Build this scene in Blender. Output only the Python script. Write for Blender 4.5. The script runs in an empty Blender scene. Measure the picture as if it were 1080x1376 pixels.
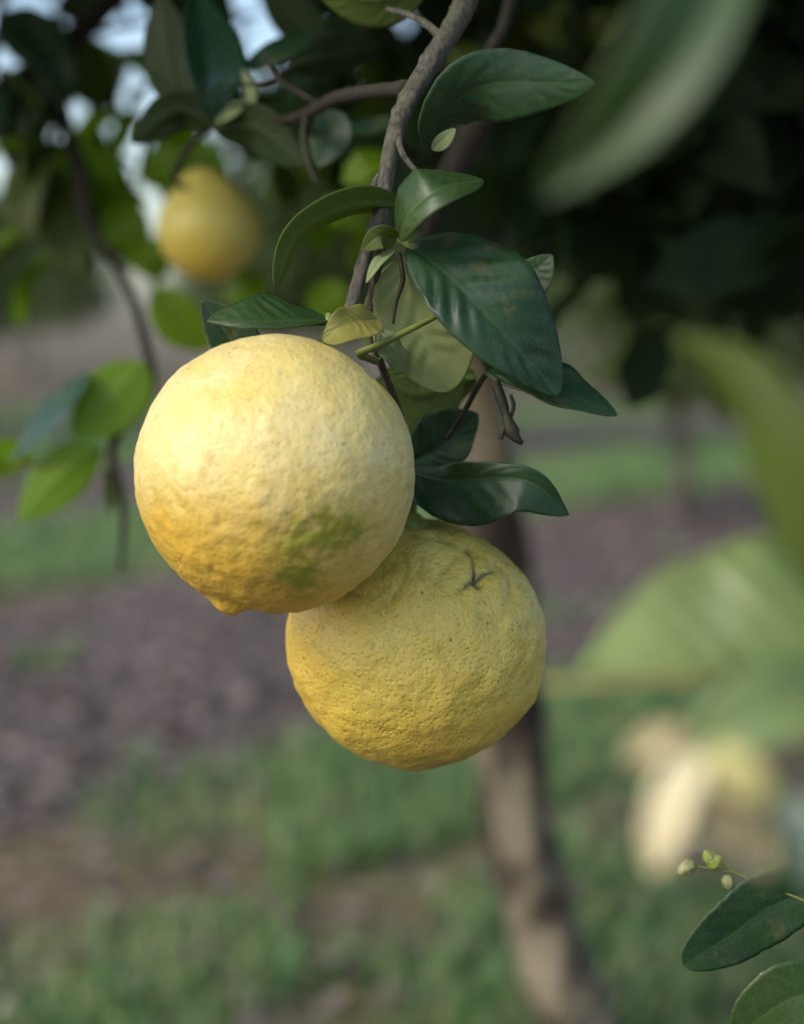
import bpy, bmesh, math, random
import numpy as np
from mathutils import Vector, noise, Matrix

random.seed(7)
RNG = np.random.default_rng(7)
scene = bpy.context.scene
col = scene.collection
rad = math.radians

# ------------------------------------------------------------------ camera
FPX = 2250.0                      # focal length in photograph pixels (1080 wide)
CAM_H = 0.95
PITCH = math.atan(258.0 / FPX)    # looking slightly down
FWD = Vector((0, math.cos(PITCH), -math.sin(PITCH)))
UP = Vector((0, math.sin(PITCH), math.cos(PITCH)))
RIGHT = Vector((1, 0, 0))
CAM = Vector((0, 0, CAM_H))
cd = bpy.data.cameras.new('camera')
cam = bpy.data.objects.new('camera', cd)
col.objects.link(cam)
cam.location = CAM
cam.rotation_euler = (math.pi / 2 - PITCH, 0, 0)
cd.sensor_fit = 'HORIZONTAL'
cd.sensor_width = 24.0
cd.lens = 50.0
cd.clip_start = 0.02
cd.clip_end = 2000
cd.dof.use_dof = True
cd.dof.focus_distance = 0.592
cd.dof.aperture_fstop = 3.6
cd.dof.aperture_blades = 9
scene.camera = cam

# ------------------------------------------------------------------ light
SUN_DIR = Vector((-0.68, -0.48, 0.66)).normalized()   # towards the sun
w = bpy.data.worlds.new('World')
scene.world = w
w.use_nodes = True
nt = w.node_tree
sky = nt.nodes.new('ShaderNodeTexSky')
sky.sky_type = 'NISHITA'
sky.sun_disc = False
sky.sun_elevation = math.asin(SUN_DIR.z)
sky.sun_rotation = math.atan2(SUN_DIR.x, SUN_DIR.y)
sky.air_density = 1.0
sky.dust_density = 2.5
nt.links.new(sky.outputs[0], nt.nodes['Background'].inputs[0])
nt.nodes['Background'].inputs[1].default_value = 0.15
sd = bpy.data.lights.new('sun', 'SUN')
sd.energy = 1.1
sd.angle = rad(20)
sd.color = (1.0, 0.975, 0.94)
sun = bpy.data.objects.new('sun', sd)
col.objects.link(sun)
sun.location = (-4, -2, 6)
sun.rotation_euler = SUN_DIR.to_track_quat('Z', 'Y').to_euler()

scene.view_settings.view_transform = 'Standard'
scene.view_settings.look = 'None'
scene.view_settings.exposure = 0.82
scene.view_settings.gamma = 1.0
scene.view_settings.use_curve_mapping = False
scene.render.engine = 'CYCLES'
scene.cycles.use_denoising = True
scene.cycles.max_bounces = 8
scene.cycles.transmission_bounces = 6
scene.cycles.diffuse_bounces = 4


def P(px, py, d):
    """world point seen at photograph pixel (px, py) at d metres along the view axis"""
    return CAM + RIGHT * ((px - 540) / FPX * d) - UP * ((py - 688) / FPX * d) + FWD * d


def CV(v):
    """camera-frame vector (right, up, towards camera) to world"""
    return RIGHT * v[0] + UP * v[1] - FWD * v[2]


# ------------------------------------------------------------------ node helpers
class NT:
    def __init__(self, name):
        self.m = bpy.data.materials.new(name)
        self.m.use_nodes = True
        self.t = self.m.node_tree
        self.t.nodes.clear()
        self.out = self.n('ShaderNodeOutputMaterial')

    def n(self, typ, **kw):
        nd = self.t.nodes.new(typ)
        for k, v in kw.items():
            if k.startswith('i_'):
                nd.inputs[k[2:].replace('_', ' ')].default_value = v
            else:
                setattr(nd, k, v)
        return nd

    def l(self, a, b):
        self.t.links.new(a, b)

    def noise(self, scale, detail=3, rough=0.55, coord=None, dist=0.0):
        nd = self.n('ShaderNodeTexNoise')
        nd.inputs['Scale'].default_value = scale
        nd.inputs['Detail'].default_value = detail
        nd.inputs['Roughness'].default_value = rough
        nd.inputs['Distortion'].default_value = dist
        if coord is not None:
            self.l(coord, nd.inputs['Vector'])
        return nd.outputs['Fac']

    def ramp(self, fac, stops):
        r = self.n('ShaderNodeValToRGB')
        cr = r.color_ramp
        while len(cr.elements) < len(stops):
            cr.elements.new(0.5)
        for e, (p, c) in zip(cr.elements, stops):
            e.position = p
            e.color = (c, c, c, 1) if isinstance(c, (int, float)) else (*c, 1)
        self.l(fac, r.inputs['Fac'])
        return r.outputs['Color']

    def mix(self, fac, a, b, blend='MIX'):
        m = self.n('ShaderNodeMix', data_type='RGBA', blend_type=blend)
        for s, v in ((m.inputs[0], fac), (m.inputs[6], a), (m.inputs[7], b)):
            if isinstance(v, (int, float)):
                s.default_value = v
            elif isinstance(v, tuple):
                s.default_value = (*v, 1)
            else:
                self.l(v, s)
        return m.outputs[2]

    def math(self, op, a, b=None, clamp=False):
        m = self.n('ShaderNodeMath', operation=op, use_clamp=clamp)
        for s, v in ((m.inputs[0], a), (m.inputs[1], b)):
            if v is None:
                continue
            if isinstance(v, (int, float)):
                s.default_value = v
            else:
                self.l(v, s)
        return m.outputs[0]

    def bump(self, h, strength, dist=0.001, normal=None):
        b = self.n('ShaderNodeBump')
        b.inputs['Strength'].default_value = strength
        b.inputs['Distance'].default_value = dist
        self.l(h, b.inputs['Height'])
        if normal is not None:
            self.l(normal, b.inputs['Normal'])
        return b.outputs['Normal']

    def principled(self, color, rough=0.5, spec=0.5, normal=None, **kw):
        p = self.n('ShaderNodeBsdfPrincipled')
        for s, v in ((p.inputs['Base Color'], color), (p.inputs['Roughness'], rough), (p.inputs['Specular IOR Level'], spec)):
            if isinstance(v, (int, float)):
                s.default_value = v
            elif isinstance(v, tuple):
                s.default_value = (*v, 1)
            else:
                self.l(v, s)
        for k, v in kw.items():
            p.inputs[k].default_value = v
        if normal is not None:
            self.l(normal, p.inputs['Normal'])
        return p.outputs[0]

    def done(self, shader):
        self.l(shader, self.out.inputs['Surface'])
        return self.m


def leaf_material(name, c1, c2, trans, tfac, rough=0.4, spec=0.5, vein=(0.2, 0.27, 0.1), veinfac=0.35, blotch=0.0):
    t = NT(name)
    uv = t.n('ShaderNodeUVMap').outputs[0]
    sep = t.n('ShaderNodeSeparateXYZ')
    t.l(uv, sep.inputs[0])
    oc = t.n('ShaderNodeTexCoord').outputs['Object']
    oi = t.n('ShaderNodeObjectInfo').outputs['Random']
    rnd = t.n('ShaderNodeNewGeometry').outputs['Random Per Island']
    n1 = t.noise(38, 4, 0.6, oc)
    base = t.mix(t.ramp(n1, [(0.3, 0.0), (0.72, 1.0)]), c1, c2)
    # per leaf tone
    hv = t.n('ShaderNodeHueSaturation')
    t.l(base, hv.inputs['Color'])
    t.l(t.math('ADD', t.math('MULTIPLY', rnd, 0.5), t.math('ADD', t.math('MULTIPLY', oi, 0.3), 0.6)), hv.inputs['Value'])
    base = hv.outputs[0]
    # veins: midrib and herring-bone laterals, from the leaf's own coordinates
    s = t.math('ABSOLUTE', t.math('SUBTRACT', sep.outputs[1], 0.5))
    ph = t.math('SUBTRACT', t.math('MULTIPLY', sep.outputs[0], 8.0), t.math('MULTIPLY', s, 4.0))
    fr = t.math('ABSOLUTE', t.math('SUBTRACT', t.math('FRACT', t.math('ADD', ph, t.math('MULTIPLY', n1, 1.1))), 0.5))
    lat = t.ramp(fr, [(0.0, 1.0), (0.05, 0.0)])
    mid = t.ramp(s, [(0.0, 1.0), (0.012, 1.0), (0.03, 0.0)])
    vm = t.math('MAXIMUM', t.math('MULTIPLY', lat, 0.45), mid)
    base = t.mix(t.math('MULTIPLY', vm, veinfac), base, vein)
    # fine net of veins, and dust
    vz = t.n('ShaderNodeTexVoronoi', feature='DISTANCE_TO_EDGE')
    vz.inputs['Scale'].default_value = 420
    t.l(oc, vz.inputs['Vector'])
    net = t.ramp(vz.outputs['Distance'], [(0.0, 1.0), (0.12, 0.0)])
    base = t.mix(t.math('MULTIPLY', net, veinfac * 0.6), base, vein)
    dust = t.ramp(t.noise(55, 6, 0.7, oc), [(0.5, 0.0), (0.75, 0.10)])
    base = t.mix(dust, base, (0.20, 0.22, 0.16))
    if blotch > 0:
        n2 = t.noise(95, 5, 0.65, oc)
        base = t.mix(t.math('MULTIPLY', t.ramp(n2, [(0.56, 0.0), (0.66, 1.0)]), blotch), base, (0.22, 0.16, 0.05))
    fine = t.noise(900, 2, 0.5, oc)
    hgt = t.math('ADD', t.math('MULTIPLY', fr, 1.0), t.math('MULTIPLY', fine, 0.25))
    nor = t.bump(hgt, 0.13, 0.0004)
    n3 = t.noise(120, 3, 0.6, oc)
    rg = t.math('ADD', t.math('MULTIPLY', n3, 0.25), rough - 0.12)
    pr = t.principled(base, rg, spec, nor)
    tr = t.n('ShaderNodeBsdfTranslucent')
    tc = t.mix(t.math('MULTIPLY', vm, 0.5), trans, tuple(0.5 * v for v in trans))
    t.l(tc, tr.inputs['Color'])
    mx = t.n('ShaderNodeMixShader')
    mx.inputs[0].default_value = tfac
    t.l(pr, mx.inputs[1])
    t.l(tr.outputs[0], mx.inputs[2])
    return t.done(mx.outputs[0])


M = {}
M['leaf_dark'] = leaf_material('leaf_dark', (0.007, 0.031, 0.014), (0.017, 0.054, 0.014), (0.06, 0.13, 0.01), 0.22, 0.46, 0.40, veinfac=0.09, blotch=0.2)
M['leaf_mid'] = leaf_material('leaf_mid', (0.022, 0.060, 0.015), (0.044, 0.094, 0.021), (0.15, 0.25, 0.015), 0.3, 0.42, 0.5, veinfac=0.18, blotch=0.15)
M['leaf_olive'] = leaf_material('leaf_olive', (0.06, 0.095, 0.016), (0.10, 0.135, 0.02), (0.28, 0.34, 0.02), 0.38, 0.5, 0.4, veinfac=0.2, blotch=0.2)
M['leaf_young'] = leaf_material('leaf_young', (0.15, 0.26, 0.008), (0.21, 0.33, 0.012), (0.55, 0.78, 0.012), 0.5, 0.42, 0.45, veinfac=0.2)  # young lime green, brightened in the colour to imitate light glowing through
M['leaf_yellow'] = leaf_material('leaf_yellow', (0.17, 0.175, 0.035), (0.27, 0.24, 0.06), (0.55, 0.5, 0.06), 0.4, 0.5, 0.4, veinfac=0.2, blotch=0.5)
M['leaf_pale'] = leaf_material('leaf_pale', (0.16, 0.23, 0.10), (0.24, 0.30, 0.13), (0.35, 0.42, 0.10), 0.35, 0.55, 0.35, vein=(0.33, 0.38, 0.15), veinfac=0.3, blotch=0.3)
M['under'] = leaf_material('leaf_underside', (0.09, 0.15, 0.045), (0.13, 0.19, 0.06), (0.30, 0.42, 0.05), 0.4, 0.6, 0.3, vein=(0.3, 0.34, 0.12), veinfac=0.35)
M['under_pale'] = leaf_material('leaf_underside_pale', (0.20, 0.27, 0.10), (0.30, 0.34, 0.14), (0.45, 0.5, 0.1), 0.4, 0.6, 0.3, vein=(0.40, 0.42, 0.18), veinfac=0.4, blotch=0.4)
M['under_olive'] = leaf_material('leaf_underside_olive', (0.07, 0.115, 0.022), (0.10, 0.15, 0.03), (0.25, 0.34, 0.03), 0.4, 0.6, 0.3, vein=(0.22, 0.27, 0.08), veinfac=0.3)


def bark_material(name, dark, light, lichen, scale=60, bump=0.6, lich=0.5):
    t = NT(name)
    tc = t.n('ShaderNodeTexCoord').outputs['Object']
    mp = t.n('ShaderNodeMapping')
    mp.inputs['Scale'].default_value = (1, 1, 0.22)
    t.l(tc, mp.inputs[0])
    n1 = t.noise(scale, 6, 0.65, mp.outputs[0])
    n2 = t.noise(scale * 0.25, 4, 0.6, tc, 0.6)
    n3 = t.noise(scale * 2.5, 3, 0.6, tc)
    base = t.mix(t.ramp(n1, [(0.32, 0.0), (0.68, 1.0)]), dark, light)
    base = t.mix(t.math('MULTIPLY', t.ramp(n2, [(0.5, 0.0), (0.62, 1.0)]), lich), base, lichen)
    nor = t.bump(t.math('ADD', n1, t.math('MULTIPLY', n3, 0.4)), bump, 0.12 / scale)
    return t.done(t.principled(base, 0.85, 0.25, nor))


M['twig'] = bark_material('twig_bark', (0.022, 0.020, 0.015), (0.125, 0.115, 0.09), (0.07, 0.08, 0.04), 620, 1.0, 0.5)
M['dark_twig'] = bark_material('dark_twig_bark', (0.010, 0.009, 0.007), (0.045, 0.037, 0.027), (0.03, 0.033, 0.018), 420, 1.0, 0.4)
M['under_dark'] = leaf_material('leaf_underside_shaded', (0.011, 0.027, 0.006), (0.020, 0.042, 0.008), (0.10, 0.16, 0.012), 0.3, 0.6, 0.25, veinfac=0.12)  # underside darkened: the shade on these leaves is put into the colour
M['leaf_bright'] = leaf_material('leaf_bright', (0.15, 0.23, 0.075), (0.29, 0.36, 0.12), (0.42, 0.52, 0.08), 0.4, 0.34, 0.65, veinfac=0.1)
M['leaf_glossy'] = leaf_material('leaf_glossy', (0.014, 0.055, 0.024), (0.03, 0.085, 0.025), (0.1, 0.2, 0.02), 0.2, 0.26, 0.8, veinfac=0.1)
M['bark'] = bark_material('trunk_bark', (0.012, 0.010, 0.010), (0.085, 0.062, 0.042), (0.27, 0.235, 0.16), 30, 1.0, 0.8)
M['far_bark'] = bark_material('far_trunk_bark', (0.05, 0.042, 0.04), (0.12, 0.10, 0.085), (0.2, 0.2, 0.15), 25, 0.8, 0.4)


def plain(name, c1, c2, scale, rough=0.5, spec=0.4, bump=0.2, sss=0.0):
    t = NT(name)
    tc = t.n('ShaderNodeTexCoord').outputs['Object']
    n1 = t.noise(scale, 4, 0.6, tc)
    base = t.mix(t.ramp(n1, [(0.3, 0.0), (0.7, 1.0)]), c1, c2)
    kw = {}
    if sss:
        kw = {'Subsurface Weight': sss, 'Subsurface Scale': 0.004}
    return t.done(t.principled(base, rough, spec, t.bump(n1, bump, 0.3 / scale), **kw))


M['green_stem'] = plain('green_stem', (0.10, 0.135, 0.025), (0.17, 0.19, 0.04), 500, 0.5)
M['yellow_stem'] = plain('yellow_stem', (0.20, 0.15, 0.05), (0.36, 0.29, 0.10), 300, 0.5)
M['calyx'] = plain('calyx_green', (0.14, 0.20, 0.03), (0.24, 0.30, 0.05), 400, 0.45)
M['withered'] = plain('withered_stalk', (0.008, 0.009, 0.004), (0.032, 0.03, 0.012), 600, 0.7)
M['petal'] = plain('petal_cream', (0.54, 0.46, 0.25), (0.66, 0.58, 0.38), 120, 0.55, 0.3, 0.1, 0.3)
M['petal_yellow'] = plain('petal_yellow', (0.38, 0.34, 0.10), (0.50, 0.45, 0.20), 120, 0.55, 0.3, 0.1, 0.3)
M['petal_tan'] = plain('petal_tan', (0.42, 0.34, 0.17), (0.56, 0.47, 0.27), 150, 0.6, 0.3, 0.2)
M['bud_pale'] = plain('bud_pale', (0.13, 0.15, 0.05), (0.27, 0.26, 0.12), 700, 0.5, 0.4, 0.2)
M['petal_green'] = plain('petal_blue_green', (0.20, 0.27, 0.17), (0.32, 0.38, 0.26), 120, 0.5, 0.4, 0.1, 0.2)


def fruit_material(name, spots, fine_bump):
    """colour comes from the skin's own tint painted per vertex plus procedural pores and specks"""
    t = NT(name)
    tc = t.n('ShaderNodeTexCoord').outputs['Object']
    at = t.n('ShaderNodeAttribute', attribute_name='tint')
    n1 = t.noise(70, 5, 0.6, tc)
    base = t.mix(t.ramp(n1, [(0.35, 0.0), (0.75, 0.35)]), at.outputs['Color'], (0.60, 0.42, 0.07))
    # oil glands
    v = t.n('ShaderNodeTexVoronoi')
    v.inputs['Scale'].default_value = 540
    t.l(tc, v.inputs['Vector'])
    pore = t.ramp(v.outputs['Distance'], [(0.0, 0.0), (0.5, 1.0)])
    base = t.mix(t.math('MULTIPLY', t.math('SUBTRACT', 1.0, pore), 0.26), base, (0.46, 0.33, 0.04))
    # brown blemish specks
    v2 = t.n('ShaderNodeTexVoronoi')
    v2.inputs['Scale'].default_value = 430
    v2.inputs['Randomness'].default_value = 1.0
    t.l(tc, v2.inputs['Vector'])
    sep = t.n('ShaderNodeSeparateColor')
    t.l(v2.outputs['Color'], sep.inputs[0])
    dd = t.math('SUBTRACT', t.math('ADD', v2.outputs['Distance'], t.math('MULTIPLY', t.noise(900, 2, .5, tc), .16)), t.math('MULTIPLY', t.math('POWER', sep.outputs[1], 3.0), .16))
    dot = t.ramp(dd, [(0.10, 1.0), (0.20, 0.0)])
    gate = t.ramp(t.math('ADD', t.math('MULTIPLY', t.noise(32, 4, 0.6, tc), 1.1), t.math('MULTIPLY', sep.outputs[0], 0.5)), [(0.60, 0.0), (0.88, 0.9)])
    base = t.mix(t.math('MULTIPLY', t.math('MULTIPLY', dot, gate), spots), base, (0.10, 0.075, 0.02))
    # faint greenish brown scuffs
    n4 = t.noise(230, 6, 0.72, tc, 1.5)
    n5 = t.noise(22, 3, 0.5, tc)
    sc = t.math('MULTIPLY', t.ramp(n4, [(0.56, 0.0), (0.68, 1.0)]), t.ramp(n5, [(0.45, 0.0), (0.65, 1.0)]))
    base = t.mix(t.math('MULTIPLY', sc, 0.65 * spots), base, (0.24, 0.19, 0.045))
    scar = t.n('ShaderNodeAttribute', attribute_name='scar')
    base = t.mix(t.math('MULTIPLY', scar.outputs['Fac'], 0.95), base, (0.055, 0.042, 0.022))
    hgt = t.math('ADD', t.math('MULTIPLY', pore, 1.0), t.math('MULTIPLY', t.noise(300, 5, 0.62, tc), 0.9))
    nor = t.bump(hgt, fine_bump, 0.0009)
    rgh = t.math('ADD', 0.30, t.math('MULTIPLY', t.noise(150, 4, .6, tc), .28))
    return t.done(t.principled(base, rgh, 0.5, nor, **{'Subsurface Weight': 0.12, 'Subsurface Scale': 0.006,
                                                          'Subsurface Radius': (1.0, 0.6, 0.15)}))


# ------------------------------------------------------------------ object helpers
def link(name, me, mats, parent=None, loc=None):
    o = bpy.data.objects.new(name, me)
    col.objects.link(o)
    if me is not None and mats is not None:
        for m in (mats if isinstance(mats, (list, tuple)) else [mats]):
            if len(me.materials) < len(mats if isinstance(mats, (list, tuple)) else [mats]):
                me.materials.append(m)
    if loc is not None:
        o.location = loc
    if parent is not None:
        o.parent = parent
        o.matrix_parent_inverse = PINV.get(parent.name, Matrix.Identity(4))
    return o


PINV = {}


def root_done(o):
    """remember a parent's inverse so that children keep world coordinates"""
    PINV[o.name] = Matrix.Translation(o.location).inverted() if o.parent is None else Matrix.Translation(WLOC(o)).inverted()


def WLOC(o):
    return o.location.copy()


def tag(o, label=None, cat=None, group=None, kind=None):
    if label: o['label'] = label
    if cat: o['category'] = cat
    if group: o['group'] = group
    if kind: o['kind'] = kind
    return o


def smooth(me):
    me.polygons.foreach_set('use_smooth', [True] * len(me.polygons))
    me.update()


def catmull(pts, n):
    pts = [Vector(p) for p in pts]
    if len(pts) == 2:
        return [pts[0].lerp(pts[1], i / (n - 1)) for i in range(n)]
    q = [pts[0] * 2 - pts[1]] + pts + [pts[-1] * 2 - pts[-2]]
    # chord-length sampling
    dense = []
    for i in range(1, len(q) - 2):
        p0, p1, p2, p3 = q[i - 1:i + 3]
        for k in range(16):
            u = k / 16
            dense.append(0.5 * ((2 * p1) + (p2 - p0) * u + (2 * p0 - 5 * p1 + 4 * p2 - p3) * u * u + (3 * p1 - p0 - 3 * p2 + p3) * u ** 3))
    dense.append(q[-2])
    L = [0.0]
    for a, b in zip(dense, dense[1:]):
        L.append(L[-1] + (b - a).length)
    out = []
    j = 0
    for i in range(n):
        s = L[-1] * i / (n - 1)
        while j < len(L) - 2 and L[j + 1] < s:
            j += 1
        f = (s - L[j]) / max(1e-9, L[j + 1] - L[j])
        out.append(dense[j].lerp(dense[j + 1], min(1, f)))
    return out


def tube_data(pts, radii, n=24, sides=10, rough=0.08, seed=0, nodes=0.0):
    c = catmull(pts, n)
    V, F = [], []
    ref = Vector((0.31, 0.57, 0.2)).normalized()
    prev = None
    for i, p in enumerate(c):
        tdir = (c[min(i + 1, n - 1)] - c[max(i - 1, 0)]).normalized()
        a = (prev if prev is not None else ref)
        a = (a - tdir * a.dot(tdir)).normalized()
        prev = a
        b = tdir.cross(a)
        x = i / (n - 1) * (len(radii) - 1)
        k = min(int(x), len(radii) - 2)
        r = radii[k] + (radii[k + 1] - radii[k]) * (x - k)
        if nodes:
            r *= 1 + nodes * max(0, noise.noise(Vector((i * 60.0 / n, seed * 3.7, 0))) * 2.2) ** 3
        for s in range(sides):
            an = 2 * math.pi * s / sides
            d = a * math.cos(an) + b * math.sin(an)
            rr = r * (1 + rough * (1.4 * noise.noise(Vector((math.cos(an) * 1.6, math.sin(an) * 1.6, i * 9.0 / n + seed * 5.3))) + .8 * noise.noise(Vector((math.cos(an) * 3.5, math.sin(an) * 3.5, i * 30.0 / n + seed)))))
            V.append(p + d * rr)
    for i in range(n - 1):
        for s in range(sides):
            F.append((i * sides + s, i * sides + (s + 1) % sides, (i + 1) * sides + (s + 1) % sides, (i + 1) * sides + s))
    F.append(tuple(range(sides - 1, -1, -1)))
    F.append(tuple((n - 1) * sides + s for s in range(sides)))
    return V, F


def mesh_of(name, V, F, origin=Vector((0, 0, 0))):
    me = bpy.data.meshes.new(name)
    me.from_pydata([tuple(v - origin) for v in V], [], F)
    smooth(me)
    return me


def tube(name, pts, radii, mat, parent=None, n=24, sides=10, rough=0.08, seed=0, nodes=0.0):
    V, F = tube_data(pts, radii, n, sides, rough, seed, nodes)
    return link(name, mesh_of(name, V, F), mat, parent)


# ------------------------------------------------------------------ leaf geometry
def leaf_profile(t, a=0.85, b=0.72):
    return max(0.0, math.sin(math.pi * min(1, max(0, t)) ** a)) ** b


def leaf_data(pts, n, wl, wr, fl, fr, wave=0.0, quilt=0.02, thick=0.0004, nu=56, nv=8, twist=0.0, curl=0.0, seed=0, a=0.85, b=0.72, crenate=0.012):
    """pts: world midrib points base to tip; n: world direction of the upper face; wl/wr half widths (m); fl/fr fold angles"""
    c = catmull(pts, nu)
    rows_top, rows_bot, uvs = [], [], []
    N0 = Vector(n).normalized()
    cols = [j / nv for j in range(-nv, nv + 1)]
    for i, p in enumerate(c):
        t = i / (nu - 1)
        T = (c[min(i + 1, nu - 1)] - c[max(i - 1, 0)]).normalized()
        N = (N0 - T * N0.dot(T)).normalized()
        if twist:
            N = Matrix.Rotation(twist * (t - 0.5), 3, T) @ N
        L = T.cross(N)
        pr = max(0.012, leaf_profile(t, a, b))
        pr *= 1 + crenate * (math.sin(t * 71 + seed) * (.5 + .5 * math.sin(t * 17 + seed * 2)) + .6 * math.sin(t * 23 + seed * 5) + .4 * math.sin(t * 127))
        rt, rb = [], []
        for s in cols:
            wd = (wr if s > 0 else wl) * pr
            f = fr if s > 0 else fl
            ph = abs(s)
            q = quilt * (wl + wr) * -math.cos(2 * math.pi * (t * 8 - ph * 2.0 + .12 * math.sin(seed + t * 9))) * .28 * math.sin(math.pi * min(1, ph * 1.02)) ** .7 * (1 + .9 * math.sin(seed * 3 + t * 13)) * min(1, t * 5) * min(1, (1 - t) * 4)
            wv = wave * (wl + wr) * math.sin(2 * math.pi * (t * 2.3 + (0.37 if s > 0 else 0)) + seed) * ph ** 2 * min(1, (1 - t) * 3) * min(1, t * 3)
            cu = curl * wd * ph * ph
            rib = 0.0006 * math.exp(-(ph * 9) ** 2) * (1 - t)
            h = math.sin(f) * ph * wd + q + wv + cu
            pos = p + L * (math.copysign(1, s) * ph * wd * math.cos(f)) + N * (h - rib)
            rt.append(pos + N * thick * 0.5)
            rb.append(pos - N * (thick * 0.5 + 2.2 * rib))
        rows_top.append(rt)
        rows_bot.append(rb)
    nc = len(cols)
    V = [v for r in rows_top for v in r] + [v for r in rows_bot for v in r]
    off = nu * nc
    F, MI, UV = [], [], []
    for i in range(nu - 1):
        for j in range(nc - 1):
            q = (i * nc + j, i * nc + j + 1, (i + 1) * nc + j + 1, (i + 1) * nc + j)
            for tri in ((q[0], q[1], q[2]), (q[0], q[2], q[3])):
                F.append(tri); MI.append(0)
                F.append(tuple(off + k for k in reversed(tri))); MI.append(1)
    for i in range(nu - 1):
        for j in (0, nc - 1):
            k0, k1 = i * nc + j, (i + 1) * nc + j
            F.append((k0, k1, off + k1, off + k0) if j == 0 else (k1, k0, off + k0, off + k1)); MI.append(1)
    tip = (nu - 1) * nc
    F.append(tuple([tip + j for j in range(nc)] + [off + tip + j for j in range(nc - 1, -1, -1)])); MI.append(1)
    F.append(tuple([j for j in range(nc - 1, -1, -1)] + [off + j for j in range(nc)])); MI.append(1)
    for f in F:
        for k in f:
            kk = k % off
            UV.append((kk // nc / (nu - 1), 0.5 + 0.5 * cols[kk % nc]))
    return V, F, MI, UV


def leaf_mesh(name, data, origin=Vector((0, 0, 0))):
    V, F, MI, UV = data
    me = bpy.data.meshes.new(name)
    me.from_pydata([tuple(v - origin) for v in V], [], F)
    me.polygons.foreach_set('material_index', MI)
    uvl = me.uv_layers.new(name='UVMap')
    uvl.data.foreach_set('uv', [x for u in UV for x in u])
    smooth(me)
    return me


def hero_leaf(parent, pts, n, wl, wr, top='leaf_dark', under='under', fl=10, fr=10, petiole=True, **kw):
    """pts: (px,py,d) base to tip, n in the camera frame, wl/wr in photograph pixels on either side of the travel as seen by the camera"""
    W = [P(*p) for p in pts]
    dm = sum(p[2] for p in pts) / len(pts)
    k = dm / FPX
    nw = CV(n)
    if n[2] < 0:
        wl, wr, fl, fr = wr, wl, fr, fl
    data = leaf_data(W, nw, wl * k, wr * k, rad(fl), rad(fr), **kw)
    o = W[0]
    me = leaf_mesh('leaf', data, o)
    ob = bpy.data.objects.new('leaf', me)
    col.objects.link(ob)
    me.materials.append(M[top])
    me.materials.append(M[under])
    ob.location = o
    ob.parent = parent
    return ob


# ------------------------------------------------------------------ ground
ROW_U = (0.62, 0.785)            # the planting rows run this way
ROW_N = (0.785, -0.62)


def strip_s(x, y):
    return x * ROW_N[0] + y * ROW_N[1]


def build_ground():
    t = NT('orchard_ground')
    pos = t.n('ShaderNodeNewGeometry').outputs['Position']
    dot = t.n('ShaderNodeVectorMath', operation='DOT_PRODUCT')
    t.l(pos, dot.inputs[0])
    dot.inputs[1].default_value = (ROW_N[0], ROW_N[1], 0)
    s = dot.outputs['Value']
    warp = t.noise(1.3, 4, 0.6, pos)
    s = t.math('ADD', s, t.math('MULTIPLY', t.math('SUBTRACT', warp, 0.5), 0.8))
    ph = t.math('FRACT', t.math('DIVIDE', t.math('ADD', s, 4.55), 3.75))     # 0..0.56 soil, 0.56..1 grass
    soilm = t.ramp(ph, [(0.0, 0.0), (0.04, 1.0), (0.54, 1.0), (0.60, 0.0)])
    n1 = t.noise(9, 6, 0.65, pos)
    n2 = t.noise(1.7, 4, 0.6, pos)
    n3 = t.noise(60, 4, 0.6, pos)
    soil = t.mix(t.ramp(n1, [(0.3, 0.0), (0.7, 1.0)]), (0.09, 0.068, 0.058), (0.19, 0.148, 0.13))
    soil = t.mix(t.ramp(n3, [(0.45, 0.0), (0.75, 0.6)]), soil, (0.21, 0.17, 0.15))
    turf = t.mix(t.ramp(n2, [(0.42, 0.0), (0.6, 1.0)]), (0.175, 0.13, 0.078), (0.17, 0.165, 0.07))
    turf = t.mix(t.ramp(n1, [(0.5, 0.0), (0.8, 0.5)]), turf, (0.23, 0.195, 0.105))
    base = t.mix(soilm, turf, soil)
    nor = t.bump(t.math('ADD', t.noise(18, 6, 0.65, pos), t.math('MULTIPLY', n3, 0.4)), 0.9, 0.05)
    mat = t.done(t.principled(base, 0.92, 0.2, nor))
    xs = np.unique(np.concatenate([np.linspace(-500, -12, 12), np.linspace(-12, 12, 121), np.linspace(12, 500, 12)]))
    ys = np.unique(np.concatenate([np.linspace(-300, -2, 8), np.linspace(-2, 22, 121), np.linspace(22, 900, 20)]))
    V, F = [], []
    for y in ys:
        for x in xs:
            z = 0.0
            if abs(x) < 14 and -3 < y < 24:
                z = 0.03 * noise.noise(Vector((x * 1.3, y * 1.3, 0))) + 0.018 * noise.noise(Vector((x * 5, y * 5, 3)))
            V.append(Vector((x, y, z)))
    nx = len(xs)
    for j in range(len(ys) - 1):
        for i in range(nx - 1):
            F.append((j * nx + i, j * nx + i + 1, (j + 1) * nx + i + 1, (j + 1) * nx + i))
    o = link('ground', mesh_of('ground', V, F), mat)
    tag(o, 'brown orchard soil with strips of grass between the rows', None, None, 'structure')


build_ground()


def np_mesh(name, V, F):
    """V (n,3), F (m,k) arrays"""
    me = bpy.data.meshes.new(name)
    me.vertices.add(len(V))
    me.vertices.foreach_set('co', np.ascontiguousarray(V, dtype=np.float32).ravel())
    m, k = F.shape
    me.loops.add(m * k)
    me.loops.foreach_set('vertex_index', np.ascontiguousarray(F, dtype=np.int32).ravel())
    me.polygons.add(m)
    me.polygons.foreach_set('loop_start', np.arange(0, m * k, k, dtype=np.int32))
    me.update(calc_edges=True)
    return me


def soil_phase(x, y):
    return ((strip_s(x, y) + 4.55) / 3.75) % 1.0


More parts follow.
